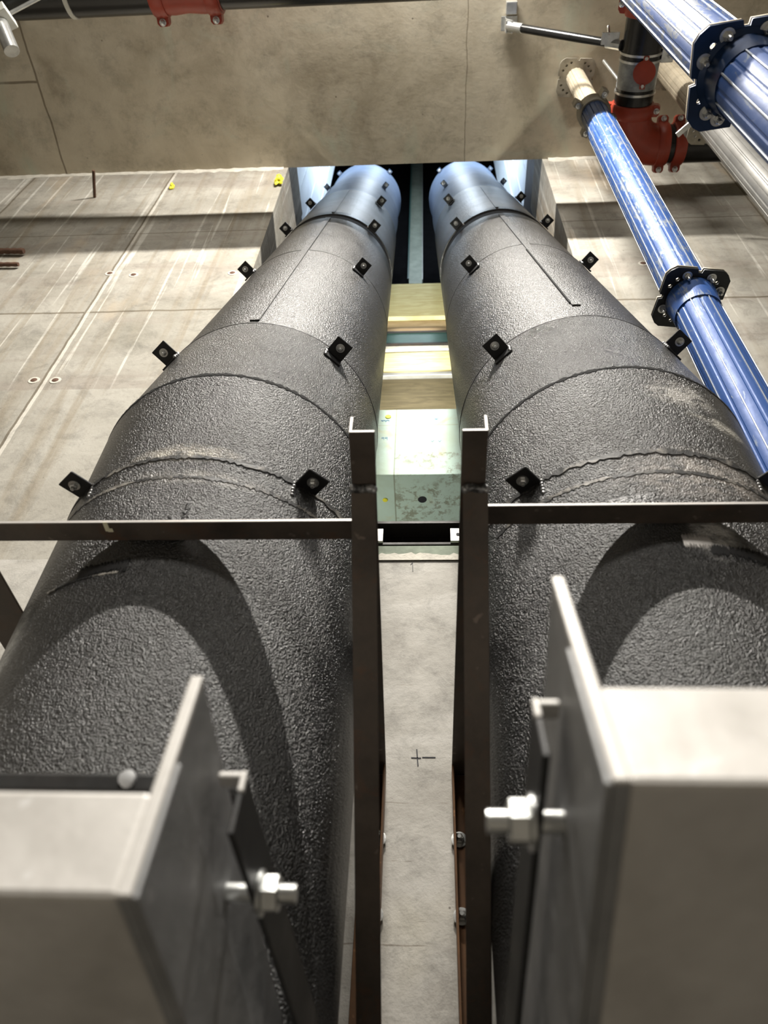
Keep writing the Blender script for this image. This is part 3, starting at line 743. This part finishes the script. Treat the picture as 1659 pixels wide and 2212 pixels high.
bm = B(); fluted(bm, x, y, 1.77, 3.052, .0535, 8, .2); tb = finish('outer_tube', bm, M['prop_worn'], T, angle=25); ribs(x, y, 1.78, 3.05, .0535, tb)
for zz, dn, mt in ((1.762, False, 'plate_grey'), (1.752, True, 'plate_black')):
    pl_, hl = head_plate((x, y, zz), .155, .006, mt, T, 'joint_plate', rot=.12)
    if dn: plate_bolts((x, y, zz - .004), hl, pl_, True, (0, 1, 6, 9, 10))
bm = B(); lathe(bm, [(0, .055), (.07, .060), (.075, .060)], (x, y, 1.672), (0, 0, 1), 40); finish('sleeve', bm, M['prop_worn'], T)
bm = B(); fluted(bm, x, y, -1.59, 1.69, .0515, 8, .2); tb = finish('outer_tube', bm, M['prop_blue'], T, angle=25); ribs(x, y, -1.5, 1.672, .0515, tb)
bm = B(); box(bm, (x - .08, y - .08, -1.6), (x + .08, y + .08, -1.59)); finish('foot_plate', bm, M['plate_grey'], T, False, .002)
# prop 2: nearest, top right
T = thing('shoring_prop', (.49, .35, -1.6), 'nearest blue shoring prop, cut off by the upper right picture corner', 'prop', 'shoring props')
x, y = .49, .352
bm = B(); fluted(bm, x, y, 1.37, 3.69, .051, 8, .35); tb = finish('outer_tube', bm, M['prop_silver'], T, angle=25); ribs(x, y, 1.38, 3.65, .051, tb, 8, .35)
for zz, dn, mt in ((1.362, False, 'dirty_alu'), (1.354, True, 'plate_blue')):
    pl_, hl = head_plate((x, y, zz), .150, .006, mt, T, 'joint_plate', rot=-.12)
    if dn: plate_bolts((x, y, zz - .004), hl, pl_, True, (0, 1, 4, 5, 7, 9, 10))
bm = B(); lathe(bm, [(0, .054), (.05, .058), (.055, .066)], (x, y, 1.295), (0, 0, 1), 40); finish('sleeve', bm, M['plate_blue'], T)
bm = B(); fluted(bm, x, y, -1.59, 1.31, .0515, 8, .35); tb = finish('outer_tube', bm, M['prop_blue'], T, angle=25); ribs(x, y, -1.5, 1.30, .0515, tb, 8, .35)
bm = B()
for k in range(60):
    a = random.uniform(2.2, 5.4); c = Vector((x + .054 * math.cos(a), y + .054 * math.sin(a), 1.368 + abs(random.gauss(0, .012))))
    m = bmesh.ops.create_icosphere(bm, subdivisions=1, radius=random.uniform(.003, .007))
    for v in m['verts']: v.co += c
finish('cement_crust', bm, M['dirty_alu'], T)
bm = B(); box(bm, (x - .08, y - .08, -1.6), (x + .08, y + .08, -1.59)); finish('foot_plate', bm, M['plate_grey'], T, False, .002)
bm = B(); box(bm, (x - .075, y - .075, 3.69), (x + .075, y + .075, 3.699)); finish('head_plate', bm, M['plate_grey'], T, False, .002)
# prop 3: grey, behind
T = thing('shoring_prop', (1.02, .925, -1.6), 'bare grey aluminium shoring prop behind the other props', 'prop', 'shoring props')
x, y = 1.022, .928
hp, hl = head_plate((x, y, 3.695), .16, .008, 'plate_grey', T, rot=.1)
bm = B(); fluted(bm, x, y, 3.0, 3.69, .046, 8, .5, .05); finish('inner_tube', bm, M['dirty_alu'], T, angle=25)
for zz, mt, rr in ((3.02, 'alu', .3), (2.99, 'plate_grey', .05)):
    pl_, hl = head_plate((x, y, zz), .15, .007, mt, T, 'joint_plate', rot=rr)
bm = B(); box(bm, (-.12, -.010, -.004), (.11, .010, .004), (Vector((.75, -.66, .1)).normalized(), Vector((.66, .75, 0)), Vector((0, 0, 1))), (x - .03, y - .045, 2.985)); finish('wedge_handle', bm, M['zinc'], T, False, .002)
bm = B(); fluted(bm, x, y, -1.59, 2.99, .050, 8, .5, .05); tb = finish('outer_tube', bm, M['alu'], T, angle=25)
bm = B(); box(bm, (x - .08, y - .08, -1.6), (x + .08, y + .08, -1.59)); finish('foot_plate', bm, M['plate_grey'], T, False, .002)

# ------------------------------------------------------------------ sprinkler mains under the soffit
def coupling(parent, c, d, r, w, ear, name='coupling'):
    """grooved pipe coupling: ribbed ring with two bolted ears"""
    c = Vector(c); d = Vector(d).normalized(); e = Vector(ear); e = (e - d * e.dot(d)).normalized(); s = d.cross(e).normalized()
    bm = B(); lathe(bm, [(-w / 2, r * 1.02), (-w / 2, r * 1.13), (-w * .3, r * 1.2), (w * .3, r * 1.2), (w / 2, r * 1.13), (w / 2, r * 1.02)], c, d, 48)
    for q in (1, -1):
        box(bm, (-w * .42, -r * .20, r * .95), (w * .42, r * .20, r * 1.42), (d, s, e * q), c)
        prism(bm, circ(r * .20, 16), c + e * q * r * 1.42 - d * w * .42, c + e * q * r * 1.42 + d * w * .42)
    o = finish(name, bm, M['red'], parent, bevel=.002)
    for q in (1, -1):
        bm = B(); cc = c + e * q * r * 1.42; cyl(bm, cc - d * w * .75, cc + d * w * .75, r * .085, 12)
        for k in (-1, 1): lathe(bm, [(0, r * .13), (r * .14, r * .13), (r * .17, r * .09)], cc + d * (w * .44 * k), d * k, 6)
        finish('bolt', bm, M['zinc'], o)
    return o
def bolts_across(parent, c, s, r):
    pass
MY, MZ, MR = .497, 3.315, .085
T = thing('sprinkler_main', (-1.0, MY, MZ), 'black horizontal pipe running along the top edge of the picture', 'pipe')
bm = B(); cyl(bm, (-3.49, MY, MZ), (-.98, MY, MZ), MR, 64); finish('pipe_length', bm, M['black_pipe'], T)
bm = B(); cyl(bm, (-.74, MY, MZ), (.74, MY, MZ), MR * .94, 64); finish('pipe_length', bm, M['black_pipe'], T)
bm = B(); lathe(bm, [(0, MR * 1.03), (.07, MR * 1.06), (.12, MR * 1.0), (.18, MR * 1.06), (.25, MR * 1.0)], (-.985, MY, MZ), (1, 0, 0), 64); finish('fitting_body', bm, M['red'], T)
def ear_coupling(parent, c, d, r, w, e):
    """coupling whose bolts run across the ear"""
    c = Vector(c); d = Vector(d).normalized(); e = Vector(e).normalized(); s = d.cross(e).normalized()
    bm = B(); lathe(bm, [(-w / 2, r * 1.0), (-w / 2, r * 1.10), (-w * .25, r * 1.17), (w * .25, r * 1.17), (w / 2, r * 1.10), (w / 2, r * 1.0)], c, d, 56)
    for q in (1, -1):
        pts = [(-w * .45, r * .9), (w * .45, r * .9), (w * .42, r * 1.34), (w * .25, r * 1.45), (-w * .25, r * 1.45), (-w * .42, r * 1.34)]
        a = [bm.verts.new(c + d * u + e * q * v - s * r * .22) for u, v in pts]; b = [bm.verts.new(c + d * u + e * q * v + s * r * .22) for u, v in pts]
        for i in range(6): bm.faces.new((a[i], a[(i + 1) % 6], b[(i + 1) % 6], b[i]))
        bm.faces.new(a[::-1]); bm.faces.new(b)
    o = finish('coupling', bm, M['red'], parent, bevel=.0015)
    for q in (1, -1):
        for k in (-1, 1):
            bm = B(); lathe(bm, [(0, r * .15), (r * .03, r * .15), (r * .04, r * .11), (r * .16, r * .10), (r * .2, r * .04)], c + e * q * r * 1.29 + s * k * r * .22, s * k, 12); finish('bolt', bm, M['zinc'], o)
    return o
view = Vector((0, -.2, -1)).normalized()
for xc in (-.965, -.765): ear_coupling(T, (xc, MY, MZ), (1, 0, 0), MR, .05, Vector((0, .98, -.16)))
bm = B(); lathe(bm, [(0, MR + .001), (.001, MR + .004), (.017, MR + .004), (.018, MR + .001)], (-1.30, MY, MZ), (1, 0, 0), 56); finish('strap', bm, M['white_band'], T)

PX, PR = .808, .072
T = thing('sprinkler_branch', (PX, .75, 3.3), 'short black and grey pipe with a red elbow under the soffit at upper right', 'pipe')
bm = B(); cyl(bm, (PX, .50, 3.3), (PX, .80, 3.3), PR, 56); finish('pipe_length', bm, M['black_pipe'], T)
bm = B(); cyl(bm, (PX, .79, 3.3), (PX, .885, 3.3), PR + .001, 56); tag(finish('pipe_length', bm, M['grey_primer'], T), 'grey zinc primed length')
bm = B(); cyl(bm, (PX, .88, 3.3), (PX, .97, 3.3), PR, 56); finish('pipe_length', bm, M['black_pipe'], T)
ear_coupling(T, (PX, .615, 3.3), (0, 1, 0), PR, .07, (1, 0, -.35))
bm = B(); cyl(bm, (PX, .50, 3.3), (PX, .60, 3.3), PR * 1.05, 56); finish('tee_body', bm, M['red'], T)
for yy in (.762, .785, .895):
    bm = B(); lathe(bm, [(0, PR + .001), (.001, PR + .005), (.009, PR + .005), (.010, PR + .001)], (PX, yy, 3.3), (0, 1, 0), 56); finish('clamp_band', bm, M['zinc'], T)
bm = B(); box(bm, (PX + .07, .755, 3.27), (PX + .115, .80, 3.29)); c_ = finish('clamp_ear', bm, M['zinc'], T, False, .002); hexbolt(c_, (PX + .095, .777, 3.27), (0, 0, -1), .007)
cx_, cy_ = PX + .018, .838
bm = B(); cn = Vector((-.18, -.25, -1)).normalized()
lathe(bm, [(0, .036), (.018, .036), (.020, .040), (.034, .040), (.036, .030), (.037, .0)], Vector((cx_, cy_, 3.3)) + cn * .062, cn, 40)
cap = finish('outlet_cap', bm, M['red'], T)
for q in (1, -1):
    bm = B(); X_, Y_, Z_ = frame(cn, (0, 1, 0)); box(bm, (.036 * q if q > 0 else -.054, -.010, .018), (.054 if q > 0 else -.036, .010, .034), (X_, Y_, Z_), Vector((cx_, cy_, 3.3)) + cn * .062); e_ = finish('cap_ear', bm, M['red'], cap, False, .002)
    hexbolt(cap, Vector((cx_, cy_, 3.3)) + cn * .096 + X_ * .045 * q, cn, .006, False)
# elbow
pts = [(PX + .115 - .115 * math.cos(a), .985 + .115 * math.sin(a), 3.3) for a in [math.pi / 2 * i / 12 for i in range(13)]]
bm = B(); sweep(bm, [(PX, .955, 3.3)] + pts + [(PX + .15, 1.10, 3.3)], PR * 1.08, 48); finish('elbow', bm, M['red'], T)
ear_coupling(T, (PX, .965, 3.3), (0, 1, 0), PR, .05, (1, 0, -.25))
ear_coupling(T, (PX + .135, 1.10, 3.3), (1, 0, 0), PR, .045, (0, .9, -.3))
ear_coupling(T, (PX + .20, 1.10, 3.3), (1, 0, 0), PR, .045, (0, .9, -.3))
bm = B(); cyl(bm, (PX + .14, 1.10, 3.3), (3.49, 1.10, 3.3), PR, 56); finish('pipe_length', bm, M['black_pipe'], T)

# sway brace
T = thing('sway_brace', (.37, .74, 3.69), 'slim black brace rod with silver ends between soffit and grey pipe', 'brace')
a_, b_ = Vector((.40, .737, 3.655)), Vector((.705, .742, 3.36))
a_ = Vector((.385, .735, 3.60)); b_ = Vector((.695, .745, 3.345))
bm = B(); cyl(bm, a_, b_, .0155, 24); finish('rod', bm, M['black_pipe'], T)
u_ = (b_ - a_).normalized()
bm = B(); cyl(bm, a_ - u_ * .06, a_ + u_ * .01, .018, 16); box(bm, (-.03, -.026, 0), (.035, .026, .006), None, (.345, .735, 3.694 - .006)); box(bm, (-.005, -.022, -.07), (.0, .022, .0), None, (.335, .735, 3.694)); box(bm, (-.024, -.024, -.003), (.024, .024, .003), frame((1, 0, .6)), a_ - u_ * .055)
finish('soffit_bracket', bm, M['zinc'], T, False, .001)
bm = B(); cyl(bm, b_ - u_ * .01, b_ + u_ * .05, .019, 16); box(bm, (-.035, -.02, -.012), (.03, .02, .0), None, b_ + Vector((0, -.02, -.01))); cyl(bm, b_ + Vector((-.01, -.03, -.02)), b_ + Vector((-.01, -.055, .01)), .006, 12)
finish('pipe_bracket', bm, M['zinc'], T, False, .001)
bm = B(); box(bm, (.33, .655, 3.665), (.375, .70, 3.699)); bmesh.ops.translate(bm, verts=bm.verts, vec=(0, 0, 0))
o = finish('anchor_clip', bm, M['zinc'], None, False, .003, base=(.35, .68, 3.7)); tag(o, 'small silver anchor clip on the soffit at the top picture edge above the brace', 'anchor clip')
bm = B(); cyl(bm, (.735, .865, 3.60), (.80, .925, 3.40), .007, 12)
tag(finish('threaded_rod', bm, M['zinc'], None, base=(.735, .865, 3.6)), 'thin silver rod left of the grey primed pipe', 'rod')
# silver pipe stub and bracket at the top-left corner
T = thing('conduit_drop', (-1.44, .58, 3.2), 'silver conduit end with a bracket cut off by the upper left corner', 'conduit')
p0 = Vector((-1.495, .515, 3.10)); p1 = Vector((-1.425, .612, 2.98))
bm = B(); cyl(bm, p0, p1, .026, 32); finish('conduit', bm, M['zinc'], T)
bm = B(); u = (p1 - p0).normalized(); X_, Y_, Z_ = frame(u); box(bm, (-.045, -.045, -.012), (.045, .045, .02), (X_, Y_, Z_), p0 + u * .03); k_ = finish('bracket', bm, M['white_band'], T, False, .003)
hexbolt(k_, p0 + u * .03 + Vector((.005, -.03, -.035)), (0, -.2, -1), .010)
bm = B(); cyl(bm, (-1.47, .53, 3.09), (-1.26, .46, 3.225), .007, 12); finish('tie_rod', bm, M['zinc'], T)
bm = B(); cyl(bm, (-1.50, .52, 3.1), (-1.68, .64, 3.70), .012, 12); finish('hanger_rod', bm, M['zinc'], T)


# ------------------------------------------------------------------ lights: tube lamp under the soffit, unseen fills added in room and shaft
def area(name, loc, size, energy, col, rot):
    l = bpy.data.lights.new(name, 'AREA'); l.shape = 'RECTANGLE'; l.size, l.size_y = size; l.energy = energy; l.color = col
    o = bpy.data.objects.new(name, l); COL.objects.link(o); o.location = Vector(loc) + OFF; o.rotation_euler = rot
    return o
WARM = (1, .955, .88)
area('tube_lamp', (-.02, -.27, 3.60), (.45, .03), 138, WARM, (math.radians(25), 0, 0))
for lx, e in ((-.45, 62), (.45, 62)): area('room_fill', (lx, -2.4, 3.60), (1.0, .6), e, WARM, (math.radians(30), 0, 0))  # soft front fill added behind the eye, no fixture there
area('shaft_fill', (.0, 1.45, 6.9), (.25, .25), 12, (.74, .87, 1), (math.radians(20), 0, 0))  # stands in for bluish daylight coming down the shaft
for sx in (-1, 1): area('shaft_fill', (sx * .12 - .04, 1.36, 5.7), (.2, .2), 15, (.80, .90, 1), (math.radians(25), math.radians(-80 * sx), 0))  # unseen fills added to brighten the two side panels
for lx, ry in ((-.40, 18), (.37, -18)):
    area('hidden_fill', (lx, 1.69, 2.35), (.12, .12), 24, (1, .99, .86), (math.radians(158), math.radians(ry), 0))  # unseen fill added behind each pipe to brighten the boards
area('hidden_fill', (-.40, 1.72, 1.15), (.15, .15), 2.2, (1, .98, .86), (math.radians(178), math.radians(20), 0))  # added from below in place of bounce on the beam underside
w = bpy.data.worlds.new('World'); S.world = w; w.use_nodes = True
w.node_tree.nodes['Background'].inputs[0].default_value = (.5, .5, .5, 1); w.node_tree.nodes['Background'].inputs[1].default_value = .1

# ------------------------------------------------------------------ camera
cam = bpy.data.cameras.new('Camera'); co = bpy.data.objects.new('Camera', cam); COL.objects.link(co)
q = R3.to_quaternion(); co.rotation_mode = 'QUATERNION'; co.rotation_quaternion = q; co.location = OFF
cam.sensor_fit = 'VERTICAL'; cam.sensor_height = 36; cam.sensor_width = 27; cam.lens = FX / 2212 * 36
cam.clip_start = .01; cam.dof.use_dof = True; cam.dof.focus_distance = 1.7; cam.dof.aperture_fstop = 5.8
S.camera = co
vs = S.view_settings; vs.view_transform = 'Standard'; vs.look = 'None'; vs.gamma = 1; vs.use_curve_mapping = False; vs.exposure = 0.22
